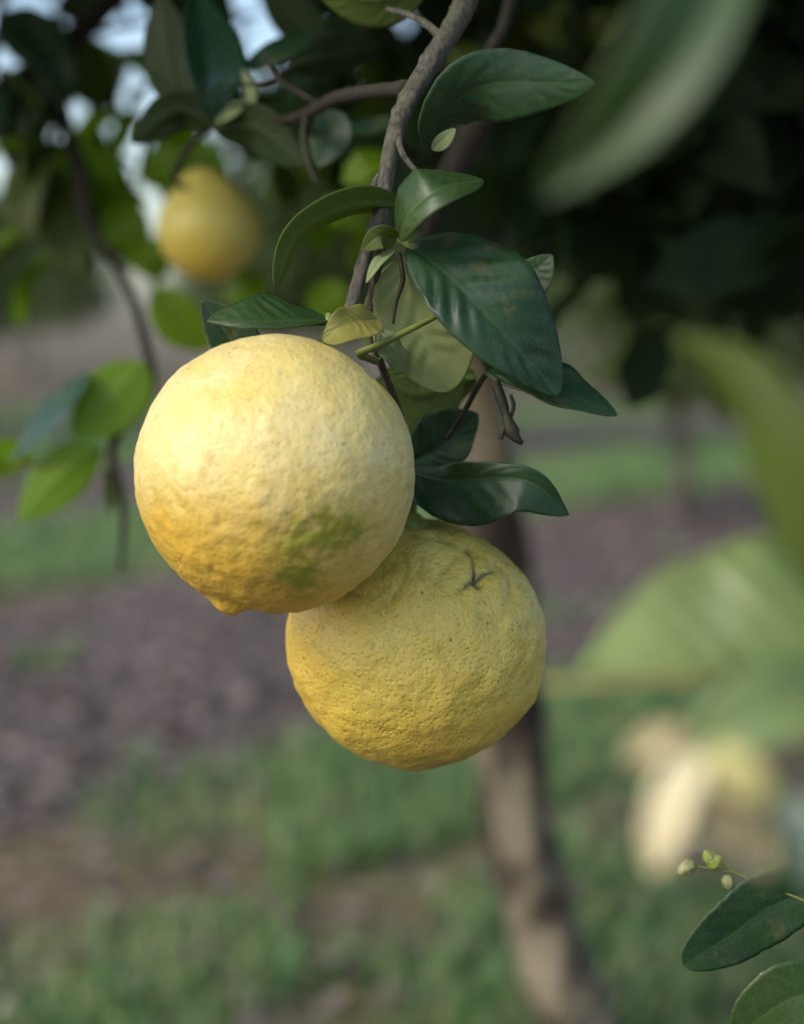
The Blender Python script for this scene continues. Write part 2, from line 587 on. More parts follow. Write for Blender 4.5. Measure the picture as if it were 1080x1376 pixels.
def build_grass():
    N = 215000
    d = 1.7 + (RNG.random(N) ** 1.5) * 16
    x = (RNG.random(N) - 0.5) * 2 * (d * 0.42 + 0.25)
    y = d
    # clumps from a cheap value field
    f = np.array([noise.noise(Vector((a * 1.6, b * 1.6, 5))) + 0.6 * noise.noise(Vector((a * 5, b * 5, 9))) for a, b in zip(x, y)])
    ph = soil_phase(x, y)
    wob = 0.05 * np.array([noise.noise(Vector((a * 1.1, b * 1.1, 2))) for a, b in zip(x, y)])
    ph = ph + wob
    grass = (ph > 0.57) & (ph < 1.0)
    s = strip_s(x, y)
    near = s > -1.75                     # thinner turf under the tree
    first = (s > -2.6) & ~near             # the turf strip in front of the soil, bare at its left end
    left_ = x < -0.05 - 0.06 * d
    open_ = np.where(left_, 0.05, -0.45)
    thin = np.where(left_, 0.22, 1.0)
    keep = (grass & ~first & (f > -0.45) & ~near) | (grass & first & (f > open_) & (RNG.random(N) < thin)) | (near & (f > -0.08) & (RNG.random(N) < np.clip(.12 + 1.1 * f, 0, .6))) | ((~grass) & ~near & (f > 0.62))
    x, y, d = x[keep], y[keep], d[keep]
    n = len(x)
    h = (0.025 + 0.045 * RNG.random(n)) * (1 + 0.02 * d)
    wd = (0.0022 + 0.002 * RNG.random(n)) * (0.8 + 0.22 * d)
    az = RNG.random(n) * 2 * np.pi
    lean = 0.3 + 0.6 * RNG.random(n)
    la = RNG.random(n) * 2 * np.pi
    bx, by = np.cos(az) * wd, np.sin(az) * wd
    lx, ly = np.cos(la) * lean * h, np.sin(la) * lean * h
    z0 = np.full(n, -0.03)
    V = np.zeros((n, 5, 3))
    V[:, 0] = np.stack([x - bx, y - by, z0], 1)
    V[:, 1] = np.stack([x + bx, y + by, z0], 1)
    V[:, 2] = np.stack([x + bx * .8 + lx * .4, y + by * .8 + ly * .4, h * .6], 1)
    V[:, 3] = np.stack([x - bx * .8 + lx * .4, y - by * .8 + ly * .4, h * .6], 1)
    V[:, 4] = np.stack([x + lx, y + ly, h], 1)
    b = np.arange(n)[:, None] * 5
    Fq = np.concatenate([b + np.array([[0, 1, 2]]), b + np.array([[0, 2, 3]]), b + np.array([[3, 2, 4]])])
    t = NT('grass_blade')
    rnd = t.n('ShaderNodeNewGeometry').outputs['Random Per Island']
    c = t.ramp(rnd, [(0.0, (0.075, 0.20, 0.075)), (0.45, (0.13, 0.26, 0.08)), (0.8, (0.23, 0.31, 0.11)), (1.0, (0.42, 0.38, 0.22))])
    pr = t.principled(c, 0.5, 0.4)
    tr = t.n('ShaderNodeBsdfTranslucent')
    t.l(c, tr.inputs[0])
    mx = t.n('ShaderNodeMixShader')
    mx.inputs[0].default_value = 0.3
    t.l(pr, mx.inputs[1]); t.l(tr.outputs[0], mx.inputs[2])
    o = link('grass', np_mesh('grass', V.reshape(-1, 3), Fq), t.done(mx.outputs[0]))
    tag(o, 'short green grass in strips between the rows of bare soil', 'grass', None, 'stuff')


build_grass()


def build_litter():
    """fallen leaves, wood chips and clods lying on the soil"""
    N = 22000
    d = 1.7 + (RNG.random(N) ** 1.4) * 11
    x = (RNG.random(N) - 0.5) * 2 * (d * 0.42 + 0.25)
    ph = soil_phase(x, d)
    k = ((ph > 0.02) & (ph < 0.57) & (strip_s(x, d) < -2)) | (RNG.random(N) < 0.3)
    x, d = x[k], d[k]
    y = d
    n = len(x)
    L = 0.010 + 0.026 * RNG.random(n)
    W = L * (0.3 + 0.4 * RNG.random(n))
    az = RNG.random(n) * 2 * np.pi
    til = (RNG.random(n) - 0.5) * 1.1
    ca, sa = np.cos(az), np.sin(az)
    cx = np.array([-1, 0, 1, 0, 0.0])
    cy = np.array([0, -1, 0, 1, 0.0])
    cz = np.array([0.25, 0.35, 0.3, 0.3, 0.0])
    V = np.zeros((n, 5, 3))
    for k in range(5):
        px, py = cx[k] * L, cy[k] * W
        V[:, k, 0] = x + px * ca - py * sa
        V[:, k, 1] = y + px * sa + py * ca
        V[:, k, 2] = 0.022 + cz[k] * W + py * np.sin(til) + px * np.sin(til) * .4
    b = np.arange(n)[:, None] * 5
    F = np.concatenate([b + np.array([[a, c, 4]]) for a, c in ((0, 1), (1, 2), (2, 3), (3, 0))])
    t = NT('dry_litter')
    rnd = t.n('ShaderNodeNewGeometry').outputs['Random Per Island']
    c = t.ramp(rnd, [(0.0, (0.065, 0.05, 0.043)), (0.4, (0.13, 0.102, 0.09)), (0.75, (0.19, 0.152, 0.132)), (0.93, (0.24, 0.2, 0.17)), (1.0, (0.30, 0.26, 0.22))])
    o = link('leaf_litter', np_mesh('leaf_litter', V.reshape(-1, 3), F), t.done(t.principled(c, 0.7, 0.35)))
    tag(o, 'dry leaves and wood chips strewn over the brown soil', 'leaf litter', None, 'stuff')
    # clods
    N = 2100
    t = NT('soil_clod')
    rnd = t.n('ShaderNodeNewGeometry').outputs['Random Per Island']
    c = t.ramp(rnd, [(0.0, (0.06, 0.047, 0.043)), (0.7, (0.15, 0.12, 0.11)), (1.0, (0.24, 0.2, 0.18))])
    mat = t.done(t.principled(c, 0.9, 0.2))
    bm = bmesh.new(); bmesh.ops.create_icosphere(bm, subdivisions=1, radius=1)
    vb = np.array([v.co[:] for v in bm.verts]); fb = np.array([[v.index for v in f.verts] for f in bm.faces]); bm.free()
    d = 1.9 + RNG.random(N) ** 1.2 * 9
    x = (RNG.random(N) - 0.5) * 2 * (d * 0.42 + .2)
    ph = soil_phase(x, d)
    k = (ph > 0.03) & (ph < 0.55)
    x, d = x[k], d[k]; n = len(x)
    r = 0.008 + 0.03 * RNG.random(n) ** 2.2
    V = vb[None] * (1 + 0.35 * (RNG.random((n, len(vb), 1)) - .5)) * r[:, None, None] * np.array([1.2, 1, .7]) + np.stack([x, d, r * .35 + .01], 1)[:, None, :]
    F = (fb[None] + (np.arange(n) * len(vb))[:, None, None]).reshape(-1, 3)
    o = link('soil_clods', np_mesh('soil_clods', V.reshape(-1, 3), F), mat)
    tag(o, 'small brown clods of earth on the bare soil strips', 'soil', None, 'stuff')


build_litter()

# ------------------------------------------------------------------ far orchard trees
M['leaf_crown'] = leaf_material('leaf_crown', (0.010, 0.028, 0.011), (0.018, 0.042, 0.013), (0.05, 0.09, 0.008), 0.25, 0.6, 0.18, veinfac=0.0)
M['far_leaf'] = leaf_material('far_leaf', (0.045, 0.075, 0.022), (0.085, 0.12, 0.035), (0.16, 0.22, 0.03), 0.3, 0.5, 0.35, veinfac=0.0)


def crown_leaves(n, lobes, size, seed):
    """leaf-sized bent diamonds spread through the volume of some lobes"""
    r = np.random.default_rng(seed)
    wts = np.array([l[3] ** 2 for l in lobes]); wts = wts / wts.sum()
    k = r.choice(len(lobes), n, p=wts)
    Lb = np.array(lobes)
    v = r.normal(size=(n, 3)); v /= np.linalg.norm(v, axis=1)[:, None]
    rr = (0.55 + 0.5 * r.random(n) ** 0.6)
    c = Lb[k, :3] + v * (Lb[k, 3] * rr)[:, None] * np.array([1, 1, .85])
    return scatter_leaves(c, v, size, r)


def scatter_leaves(c, outward, size, r):
    n = len(c)
    up = np.array([0, 0, 1.0])
    nrm = outward * 0.5 + up * 0.6 + r.normal(size=(n, 3)) * 0.45
    nrm /= np.linalg.norm(nrm, axis=1)[:, None]
    t = r.normal(size=(n, 3)) + outward * 0.6 - up * 0.5
    t -= nrm * (t * nrm).sum(1)[:, None]
    t /= np.linalg.norm(t, axis=1)[:, None]
    b = np.cross(t, nrm)
    L = size * (0.7 + 0.6 * r.random(n))[:, None]
    W = L * 0.27
    V = np.zeros((n, 8, 3))
    V[:, 0] = c
    V[:, 1] = c + t * L * .3 + b * W * .85 + nrm * W * .2
    V[:, 2] = c + t * L * .3
    V[:, 3] = c + t * L * .3 - b * W * .85 + nrm * W * .2
    V[:, 4] = c + t * L * .68 + b * W * .8 + nrm * W * .05
    V[:, 5] = c + t * L * .68 - nrm * W * .15
    V[:, 6] = c + t * L * .68 - b * W * .8 + nrm * W * .05
    V[:, 7] = c + t * L - nrm * W * .5
    base = np.arange(n)[:, None] * 8
    F = np.concatenate([base + np.array([q]) for q in ((0, 1, 2, 2), (0, 2, 3, 3), (1, 4, 5, 2), (2, 5, 6, 3), (4, 7, 5, 5), (5, 7, 6, 6))])
    tri = F[F[:, 2] == F[:, 3]][:, :3]
    quad = F[F[:, 2] != F[:, 3]]
    quad_t = np.concatenate([quad[:, [0, 1, 2]], quad[:, [0, 2, 3]]])
    return V.reshape(-1, 3), np.concatenate([tri, quad_t])


def far_variants():
    out = []
    for s in range(3):
        r = random.Random(s + 40)
        lobes = []
        for i in range(11):
            a = r.random() * 6.28
            q = r.random() ** 0.6 * 0.95
            lobes.append((math.cos(a) * q, math.sin(a) * q, 1.15 + r.random() * 1.15, 0.42 + 0.22 * r.random()))
        lobes.append((0, 0, 1.7, 0.75))
        V, F = crown_leaves(7000, lobes, 0.10, s)
        crown = np_mesh('crown', V, F)
        crown.materials.append(M['far_leaf'])
        Vt, Ft = tube_data([Vector((0, 0, -0.05)), Vector((0.03, 0.0, 0.4)), Vector((-0.02, 0.03, 0.8)), Vector((0.04, 0, 1.5))], [0.085, 0.06, 0.05, 0.03], 16, 10, 0.15, s)
        for k in range(5):
            a = k * 1.3 + s
            V2, F2 = tube_data([Vector((0, 0.02, 0.6 + .06 * k)), Vector((math.cos(a) * .35, math.sin(a) * .35, 1.05)), Vector((math.cos(a) * .8, math.sin(a) * .8, 1.5 + .1 * k))], [0.03, 0.02, 0.008], 10, 7, 0.1, k)
            o = len(Vt); Vt += V2; Ft += [tuple(q + o for q in f) for f in F2]
        trunk = mesh_of('trunk', Vt, Ft); trunk.materials.append(M['far_bark'])
        out.append((trunk, crown))
    return out


def build_far_trees():
    var = far_variants()
    spots = []
    for k, s in enumerate((-3.75, -7.6, -11.4, -15.2, -19.0, -22.8, -26.6, -34, -42, -52)):
        off = [0, 3.6, 1.6, 4.4, 2.6, 0.8, 3.4, 2.2, 5, 1][k]
        for j in range(-12, 16):
            along = j * 6.0 + off
            x = ROW_N[0] * s + ROW_U[0] * along
            y = ROW_N[1] * s + ROW_U[1] * along
            spots.append((x, y, k))
    # the single tree of the nearest row in view
    rnd = random.Random(3)
    n = 0
    for x, y, k in spots:
        if k == 0 or y < 9 or abs(x) > 0.30 * y + 1.8 or y > 36:
            continue
        make_far(var[rnd.randrange(3)], x + rnd.uniform(-.2, .2), y + rnd.uniform(-.2, .2), rnd.uniform(.9, 1.15), rnd.random() * 6.28,
                 'blurred dark green citrus tree in the far orchard rows', 'far orchard trees')
        n += 1
    make_far(var[1], 1.33, 8.0, 0.72, 0.6, 'small round citrus tree on a bare grey trunk in the brown soil strip', None)


def make_far(v, x, y, sc, rot, label, group):
    e = bpy.data.objects.new('citrus_tree', None)
    col.objects.link(e)
    e.location = (x, y, 0); e.scale = (sc, sc, sc); e.rotation_euler = (0, 0, rot)
    tag(e, label, 'tree', group)
    for nm, me in (('trunk', v[0]), ('crown', v[1])):
        o = bpy.data.objects.new(nm, me); col.objects.link(o); o.parent = e


build_far_trees()

# ------------------------------------------------------------------ the lemon tree: trunk, limbs, crown
tree = bpy.data.objects.new('lemon_tree', None)
col.objects.link(tree)
tag(tree, 'lemon tree with a leaning lichen-patched trunk, leafy twigs hanging in front of it', 'tree')


def T_(px, py, d=2.05):
    return P(px, py, d)


base = P(790, 1400, 2.05)
trunk_pts = [Vector((base.x + .03, base.y, -0.06)), T_(775, 1376), T_(727, 1240), T_(698, 1130), T_(689, 1020), T_(684, 900), T_(672, 760), T_(655, 640), T_(640, 520, 2.08), T_(640, 380, 2.1), T_(655, 200, 2.1)]
V, F = tube_data(trunk_pts, [0.058, 0.045, 0.040, 0.039, 0.038, 0.036, 0.034, 0.032, 0.032, 0.034, 0.042], 110, 30, 0.26, 3)
trunk = link('trunk', mesh_of('trunk', V, F), M['bark'], tree)
fork = T_(655, 210, 2.1)


def limb(pts, radii, seed=0):
    return tube('limb', pts, radii, M['bark'], tree, n=26, sides=10, rough=0.12, seed=seed)


limb([fork, Vector((-.05, 1.5, 1.62)), Vector((0.05, .95, 1.45)), P(660, -120, .68), P(640, -60, .66)], [.036, .026, .014, .008, .0065], 1)
limb([fork, Vector((-.5, 1.7, 1.7)), Vector((-.55, 1.25, 1.5)), P(210, -60, 1.3), P(200, -40, 1.3)], [.034, .022, .014, .010, .009], 2)
limb([fork, Vector((.5, 1.55, 1.6)), Vector((.55, .8, 1.5)), P(1230, -150, .45), P(1185, -100, .45)], [.034, .022, .012, .007, .005], 3)
limb([fork, Vector((.7, 2.1, 1.7)), Vector((1.1, 2.0, 2.1))], [.034, .022, .01], 4)
limb([fork, Vector((.25, 2.45, 1.75)), Vector((.2, 2.6, 2.1))], [.032, .022, .01], 5)
limb([fork, Vector((.15, 2.0, 1.9)), Vector((.2, 1.8, 2.35))], [.034, .022, .01], 6)
limb([fork, Vector((-.4, 2.2, 1.7)), Vector((-.8, 2.1, 2.1))], [.03, .02, .01], 7)


def build_crown():
    """the mass of foliage overhead and behind, which nobody could count, plus an unseen overhang added for shade"""
    r = np.random.default_rng(5)
    pts = []
    C = np.array([0.35, 1.60, 1.85]); R = np.array([1.45, 1.45, 0.72])
    # clusters of leaves on twigs
    n_cl = 1800
    tries = 0
    while len(pts) < n_cl and tries < 60000:
        tries += 1
        v = r.normal(size=3); v /= np.linalg.norm(v)
        q = C + v * R * (0.25 + 0.75 * r.random() ** .5)
        d = (Vector(q) - CAM).dot(FWD)
        xx = (Vector(q) - CAM).dot(RIGHT); yy = (Vector(q) - CAM).dot(UP)
        if d < 0.45:
            continue
        px = 540 + xx / d * FPX; py = 688 - yy / d * FPX
        if d < 1.0 and py > -160:          # leave the space round the hanging twigs free
            continue
        if -200 < px < 1300:
            low = 90 if px < 330 else (190 if px < 700 else 330)
            if px < 560 and py > -60 and r.random() < (0.985 if px < 330 else 0.93):
                continue
            if py > low - r.random() * 90:
                continue
        pts.append(q)
    # drooping dark mass to the right of the hanging lemons
    for _ in range(560):
        d = 1.15 + 1.6 * r.random()
        px = 730 + 560 * r.random() ** .9
        py = -150 + 590 * r.random()
        if py > 215 - 0.2 * abs(px - 980) + 130 * r.random() ** 1.6 + 40 * (d - 1.15):
            continue
        pts.append(np.array(P(px, py, d)))
    # thinner hanging sprays behind the middle and the left
    for _ in range(16):
        d = 1.3 + 1.2 * r.random()
        px = -120 + 820 * r.random()
        py = 30 + 240 * r.random() * (0.6 if px > 330 else 1.0)
        if px < 290 and py < 200:
            continue
        pts.append(np.array(P(px, py, d)))
    for _ in range(150):  # added leaf clusters, out of view, that block sun from the upper leaves
        pts.append(np.array([-1.0 + 1.4 * r.random(), .44 + .6 * r.random(), 1.42 + .45 * r.random()]))
    pts = np.array(pts)
    k = 9
    c = np.repeat(pts, k, 0) + r.normal(size=(len(pts) * k, 3)) * 0.055
    out = c - C; out /= np.linalg.norm(out, axis=1)[:, None]
    V, F = scatter_leaves(c, out, 0.082, r)
    me = np_mesh('foliage', V, F)
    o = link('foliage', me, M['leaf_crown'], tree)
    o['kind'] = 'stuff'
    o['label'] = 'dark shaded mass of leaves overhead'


build_crown()

# ------------------------------------------------------------------ hanging twigs and their leaves


def branch(pts, radii, label=None, mat='twig', n=40, sides=10, nodes=0.12, seed=0, name='branch', rough=0.07):
    o = tube(name, [P(*p) for p in pts], radii, M[mat], tree, n=n, sides=sides, rough=rough, seed=seed, nodes=nodes)
    if label:
        o['label'] = label
    return o


def sub(parent, pts, radii, mat='twig', name='twig', n=18, sides=8, seed=0):
    return tube(name, [P(*p) for p in pts], radii, M[mat], parent, n=n, sides=sides, rough=0.06, seed=seed, nodes=0.08)


# --- the main twig that carries the two lemons
main = branch([(640, -62, .66), (622, 10, .642), (580, 82, .625), (541, 150, .612), (522, 220, .605), (512, 285, .60), (490, 345, .594), (470, 415, .59), (452, 445, .59)],
              [.0056, .0046, .0041, .0037, .0034, .0033, .0027, .0024, .0024], 'slanting grey-brown twig that carries the two large lemons', n=120, sides=16, seed=2, rough=.13, nodes=.05)
sub(main, [(515, 290, .60), (512, 330, .60), (502, 385, .603), (497, 430, .607), (512, 490, .62), (537, 560, .638), (549, 640, .640), (552, 696, .634)], [.0018, .0018, .0017, .0016, .0016, .0017, .002, .0022], 'twig', seed=4, n=40)
sub(main, [(538, 158, .611), (536, 190, .604), (545, 213, .6), (562, 232, .598)], [.0014, .0013, .0012, .0009], 'twig', 'petiole')
sub(main, [(516, 232, .604), (505, 243, .603), (501, 260, .602), (502, 276, .602)], [.0016, .0013, .0012, .0006], 'twig', 'spur')
sub(main, [(512, 310, .599), (530, 318, .598), (548, 330, .597), (560, 345, .596)], [.0018, .0016, .0014, .001], 'green_stem', 'petiole')
sub(main, [(506, 486, .607), (492, 480, .596), (482, 474, .590), (510, 463, .588), (548, 444, .59), (592, 422, .594)], [.0012, .0014, .0014, .0012, .0011, .0009], 'green_stem', 'petiole')
sub(main, [(536, 340, .6), (541, 375, .598), (532, 405, .597), (528, 435, .597)], [.0009, .001, .0008, .0005], 'withered', 'twig')
sub(main, [(655, 498, .607), (640, 522, .612), (622, 556, .62), (600, 590, .628)], [.001, .0011, .001, .0008], 'withered', 'twig')
sub(main, [(560, 345, .606), (620, 430, .612), (658, 500, .607), (672, 525, .604)], [.0013, .0012, .001, .001], 'twig', 'twig')
# withered flower stalk with its dried calyx
sub(main, [(665, 512, .603), (676, 545, .602), (684, 572, .601), (693, 588, .60), (702, 596, .60)], [.0016, .0021, .0016, .0030, .0008], 'withered', 'withered_stalk')
sub(main, [(684, 560, .602), (677, 575, .6), (672, 590, .6)], [.0008, .0008, .0010], 'withered', 'withered_stalk')
sub(main, [(686, 530, .603), (690, 545, .603), (686, 562, .602)], [.0006, .0008, .0006], 'withered', 'withered_stalk')
# side twigs of the main one
sub(main, [(592, 48, .632), (570, 30, .64), (545, 18, .65), (520, 12, .66)], [.0018, .0015, .0013, .001], 'twig', 'twig')

HL = lambda *a, **k: hero_leaf(main, *a, **k)
# broad dark leaf over the lemons
HL([(548, 328, .597), (600, 368, .588), (662, 432, .580), (752, 532, .588)], (-.16, .30, .93), 92, 58, 'leaf_dark', 'under', -2, 20, quilt=.055, wave=.03, curl=-.12, seed=1)
# leaf behind it showing its pale underside
HL([(544, 345, .604), (556, 398, .603), (573, 460, .603), (604, 526, .606)], (.1, -.1, -.98), 88, 62, 'leaf_mid', 'under_pale', -8, -14, quilt=.03, wave=.06, seed=2, b=.6)
HL([(535, 350, .611), (516, 395, .614), (505, 440, .616), (508, 486, .616)], (-.3, .2, .9), 30, 22, 'leaf_olive', 'under_olive', 10, 10, seed=3)
# pale shiny leaf on the twig
HL([(535, 320, .590), (550, 286, .578), (590, 254, .573), (648, 241, .590)], (-.10, .30, .95), 52, 30, 'leaf_mid', 'under', -4, 20, curl=-.2, quilt=.012, seed=4, b=.52)
# long dark arching leaf
HL([(578, 200, .622), (596, 156, .612), (655, 114, .606), (800, 112, .60)], (.66, -.22, .70), 46, 54, 'leaf_dark', 'under_olive', 0, 10, quilt=.015, curl=-.2, seed=5)
HL([(580, 200, .618), (592, 188, .615), (612, 172, .612)], (.2, .2, .95), 8, 14, 'leaf_pale', 'under_pale', 0, 0, seed=51)
# arched leaf reaching left
HL([(534, 274, .602), (472, 276, .590), (402, 314, .583), (370, 386, .583)], (-.45, .80, -.42), 30, 32, 'leaf_mid', 'under_olive', 12, 12, quilt=.012, seed=6, b=.55)
# shiny leaf lying just above the upper lemon
HL([(441, 430, .586), (395, 431, .577), (335, 433, .572), (278, 431, .575)], (-.1, .80, .58), 10, 66, 'leaf_mid', 'under_olive', -25, 16, quilt=.035, curl=-.1, seed=7, b=.6)
HL([(345, 512, .607), (312, 458, .604), (271, 404, .602)], (-.2, .15, .95), 30, 40, 'leaf_dark', 'under', 18, 18, seed=8)
# small yellowed leaf at the lemon's stalk
HL([(506, 428, .586), (478, 430, .578), (455, 440, .574), (434, 458, .576)], (-.15, .3, .94), 42, 22, 'leaf_yellow', 'under_pale', 12, 12, curl=.15, quilt=.04, wave=.06, seed=9)
HL([(505, 440, .592), (530, 470, .592), (545, 500, .597)], (.2, .3, .9), 14, 24, 'leaf_pale', 'under_pale', 10, 10, wave=.08, seed=10)
HL([(533, 320, .593), (510, 316, .586), (487, 334, .587)], (-.15, -.25, .95), 20, 14, 'leaf_olive', 'under_olive', 8, 8, seed=11, b=.55)
HL([(530, 335, .592), (508, 352, .586), (492, 380, .586)], (-.4, .3, .85), 9, 9, 'leaf_pale', 'under_pale', 8, 8, seed=12)
# glossy leaf under the broad one
HL([(650, 498, .606), (705, 506, .602), (768, 530, .597), (829, 558, .600)], (.1, .72, .68), 46, 26, 'leaf_dark', 'under_olive', 8, -20, quilt=.03, wave=.03, seed=13)
HL([(672, 392, .622), (710, 368, .622), (742, 342, .620)], (.2, .3, .93), 20, 38, 'leaf_mid', 'under', 6, 6, seed=14)
# dark folded leaves beside the upper lemon
HL([(550, 634, .632), (605, 645, .618), (680, 642, .606), (720, 652, .603), (764, 692, .606)], (.30, .18, .93), 24, 62, 'leaf_dark', 'under_olive', 30, -6, quilt=.02, wave=.07, seed=15)
HL([(548, 622, .640), (590, 602, .640), (642, 556, .642)], (.4, -.05, .91), 52, 34, 'leaf_dark', 'under', 10, 10, quilt=.02, wave=.05, seed=16)
HL([(512, 500, .640), (560, 528, .642), (625, 508, .645)], (.2, .1, -.97), 40, 58, 'leaf_dark', 'under_olive', 6, 6, seed=17)
HL([(520, 500, .65), (530, 545, .652), (545, 590, .655)], (-.3, .1, .95), 34, 44, 'leaf_dark', 'under_olive', 6, 6, seed=18)
HL([(640, 505, .66), (590, 520, .662), (555, 570, .665)], (.1, .5, -.8), 40, 34, 'leaf_olive', 'under_olive', 6, 6, seed=19)
HL([(575, -25, .672), (505, -2, .67), (420, -18, .67)], (.0, .5, -.85), 40, 40, 'leaf_olive', 'under_olive', 6, 6, seed=20)

# --- the dark side branch leaving towards the upper left
side = branch([(548, 118, .622), (500, 122, .65), (450, 132, .70), (412, 152, .735), (350, 168, .77), (285, 172, .775)],
              [.0030, .0029, .0028, .0027, .0018, .0013], 'dark side twig running left from the main twig', 'dark_twig', n=44, seed=9)
sub(side, [(430, 140, .72), (402, 124, .728), (372, 104, .735), (358, 78, .74)], [.0013, .0012, .0011, .0008], 'dark_twig')
sub(side, [(372, 104, .735), (350, 112, .74), (322, 113, .75)], [.001, .001, .0007], 'dark_twig')
sub(side, [(372, 104, .735), (385, 92, .735), (402, 84, .735)], [.001, .0009, .0006], 'dark_twig')
sub(side, [(412, 156, .735), (408, 185, .73), (416, 222, .728), (428, 248, .727)], [.0018, .0015, .0018, .0013], 'withered', 'withered_stalk')
sub(side, [(280, 172, .80), (255, 195, .84), (240, 222, .88), (234, 246, .93), (252, 252, 1.02)], [.0017, .0017, .0019, .0018, .0017], 'dark_twig', 'twig')
SL = lambda *a, **k: hero_leaf(side, *a, **k)
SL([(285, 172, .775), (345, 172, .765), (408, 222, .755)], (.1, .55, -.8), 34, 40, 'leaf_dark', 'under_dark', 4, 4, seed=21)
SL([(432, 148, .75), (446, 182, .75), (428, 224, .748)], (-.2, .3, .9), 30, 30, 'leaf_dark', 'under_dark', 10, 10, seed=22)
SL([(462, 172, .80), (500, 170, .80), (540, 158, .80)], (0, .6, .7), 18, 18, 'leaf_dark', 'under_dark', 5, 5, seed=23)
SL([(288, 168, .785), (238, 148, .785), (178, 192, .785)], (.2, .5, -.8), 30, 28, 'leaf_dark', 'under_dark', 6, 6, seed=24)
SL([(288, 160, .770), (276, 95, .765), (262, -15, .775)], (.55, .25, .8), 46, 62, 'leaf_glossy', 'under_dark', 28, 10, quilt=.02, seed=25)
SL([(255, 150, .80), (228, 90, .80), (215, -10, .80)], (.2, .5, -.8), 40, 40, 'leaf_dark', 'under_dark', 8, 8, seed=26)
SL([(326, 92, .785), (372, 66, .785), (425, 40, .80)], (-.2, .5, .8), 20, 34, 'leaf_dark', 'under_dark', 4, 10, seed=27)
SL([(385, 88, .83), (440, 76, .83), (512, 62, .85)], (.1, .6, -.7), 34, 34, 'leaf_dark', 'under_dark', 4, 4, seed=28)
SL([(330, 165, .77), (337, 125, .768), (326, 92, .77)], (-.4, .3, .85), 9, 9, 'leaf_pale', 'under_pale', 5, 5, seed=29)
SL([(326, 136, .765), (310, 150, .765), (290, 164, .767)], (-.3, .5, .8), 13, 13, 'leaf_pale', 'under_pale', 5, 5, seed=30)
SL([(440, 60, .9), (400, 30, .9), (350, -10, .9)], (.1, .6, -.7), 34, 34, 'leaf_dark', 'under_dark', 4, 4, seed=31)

# --- grey twig and dark limb behind the arching leaf
back = branch([(700, -80, .76), (690, -20, .75), (674, 40, .745), (652, 82, .75), (664, 130, .79), (632, 185, .81), (592, 262, .82), (570, 330, .84)],
              [.003, .003, .0026, .0026, .006, .0075, .0055, .003], 'dark twig passing behind the arching leaf', 'dark_twig', n=40, seed=12)

# --- the leafy spray at the left
left = branch([(205, -60, 1.25), (128, 22, 1.22), (62, 80, 1.2), (-20, 128, 1.18), (-120, 170, 1.15)], [.010, .009, .008, .007, .005], 'thick dark branch crossing the upper left corner', 'dark_twig', n=40, seed=15)
sub(left, [(70, 75, 1.2), (95, 190, 1.18), (110, 235, 1.16), (120, 300, 1.13), (165, 370, 1.08), (190, 440, 1.02), (202, 525, .98), (152, 598, .97), (166, 680, .97), (161, 768, .97)],
    [.005, .005, .0055, .0042, .0035, .003, .003, .0035, .0028, .0016], mat='dark_twig', seed=16, n=60)
sub(left, [(62, 80, 1.2), (95, 50, 1.25), (150, 38, 1.3), (240, 20, 1.35)], [.004, .004, .003, .002], mat='dark_twig', seed=17)
sub(left, [(158, 610, .97), (118, 612, .965), (60, 625, .96), (10, 618, .96)], [.0018, .0014, .0012, .001], 'green_stem', seed=18)
LL = lambda *a, **k: hero_leaf(left, *a, **k)
LL([(120, 500, .96), (80, 548, .955), (18, 618, .955)], (-.72, .34, .6), 34, 38, 'leaf_glossy', 'under', 6, 6, quilt=.03, seed=41)
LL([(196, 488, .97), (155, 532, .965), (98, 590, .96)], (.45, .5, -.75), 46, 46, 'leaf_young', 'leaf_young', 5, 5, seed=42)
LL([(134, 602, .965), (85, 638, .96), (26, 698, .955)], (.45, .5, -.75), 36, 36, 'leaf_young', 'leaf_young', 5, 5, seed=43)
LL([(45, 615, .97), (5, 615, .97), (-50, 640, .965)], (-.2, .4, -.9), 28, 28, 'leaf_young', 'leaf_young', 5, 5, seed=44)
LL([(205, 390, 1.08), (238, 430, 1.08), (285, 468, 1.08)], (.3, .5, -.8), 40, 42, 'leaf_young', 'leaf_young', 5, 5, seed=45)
LL([(140, 630, .98), (150, 650, .98), (148, 690, .98)], (.3, .5, -.8), 14, 14, 'leaf_olive', 'under_olive', 5, 5, seed=46)

for k, (x, y, d, dx, dy, ww) in enumerate(((190, 215, 1.22, 70, 30, 34), (250, 205, 1.25, 50, 40, 30), (150, 275, 1.2, 40, 70, 34), (110, 255, 1.2, -30, 70, 30),
                                        (65, 200, 1.25, 40, 60, 28), (175, 330, 1.2, 50, 40, 26), (520, 205, .95, -60, 40, 24), (480, 190, 1.0, 20, 80, 26),
                                        (430, 275, 1.1, 60, 30, 22), (300, 400, 1.1, 60, -20, 24), (420, 385, 1.1, 50, 50, 30), (720, 20, 1.1, 60, 30, 34), (790, 60, 1.1, 50, -50, 30), (640, 60, 1.0, -40, 40, 24))):
    LL([(x, y, d), (x + dx * .5, y + dy * .5 - 4, d - .01), (x + dx, y + dy, d)], (-.25, .25, .92), ww, ww, 'leaf_young' if k < 11 else 'leaf_olive', 'leaf_young', 6, 6, seed=200 + k)

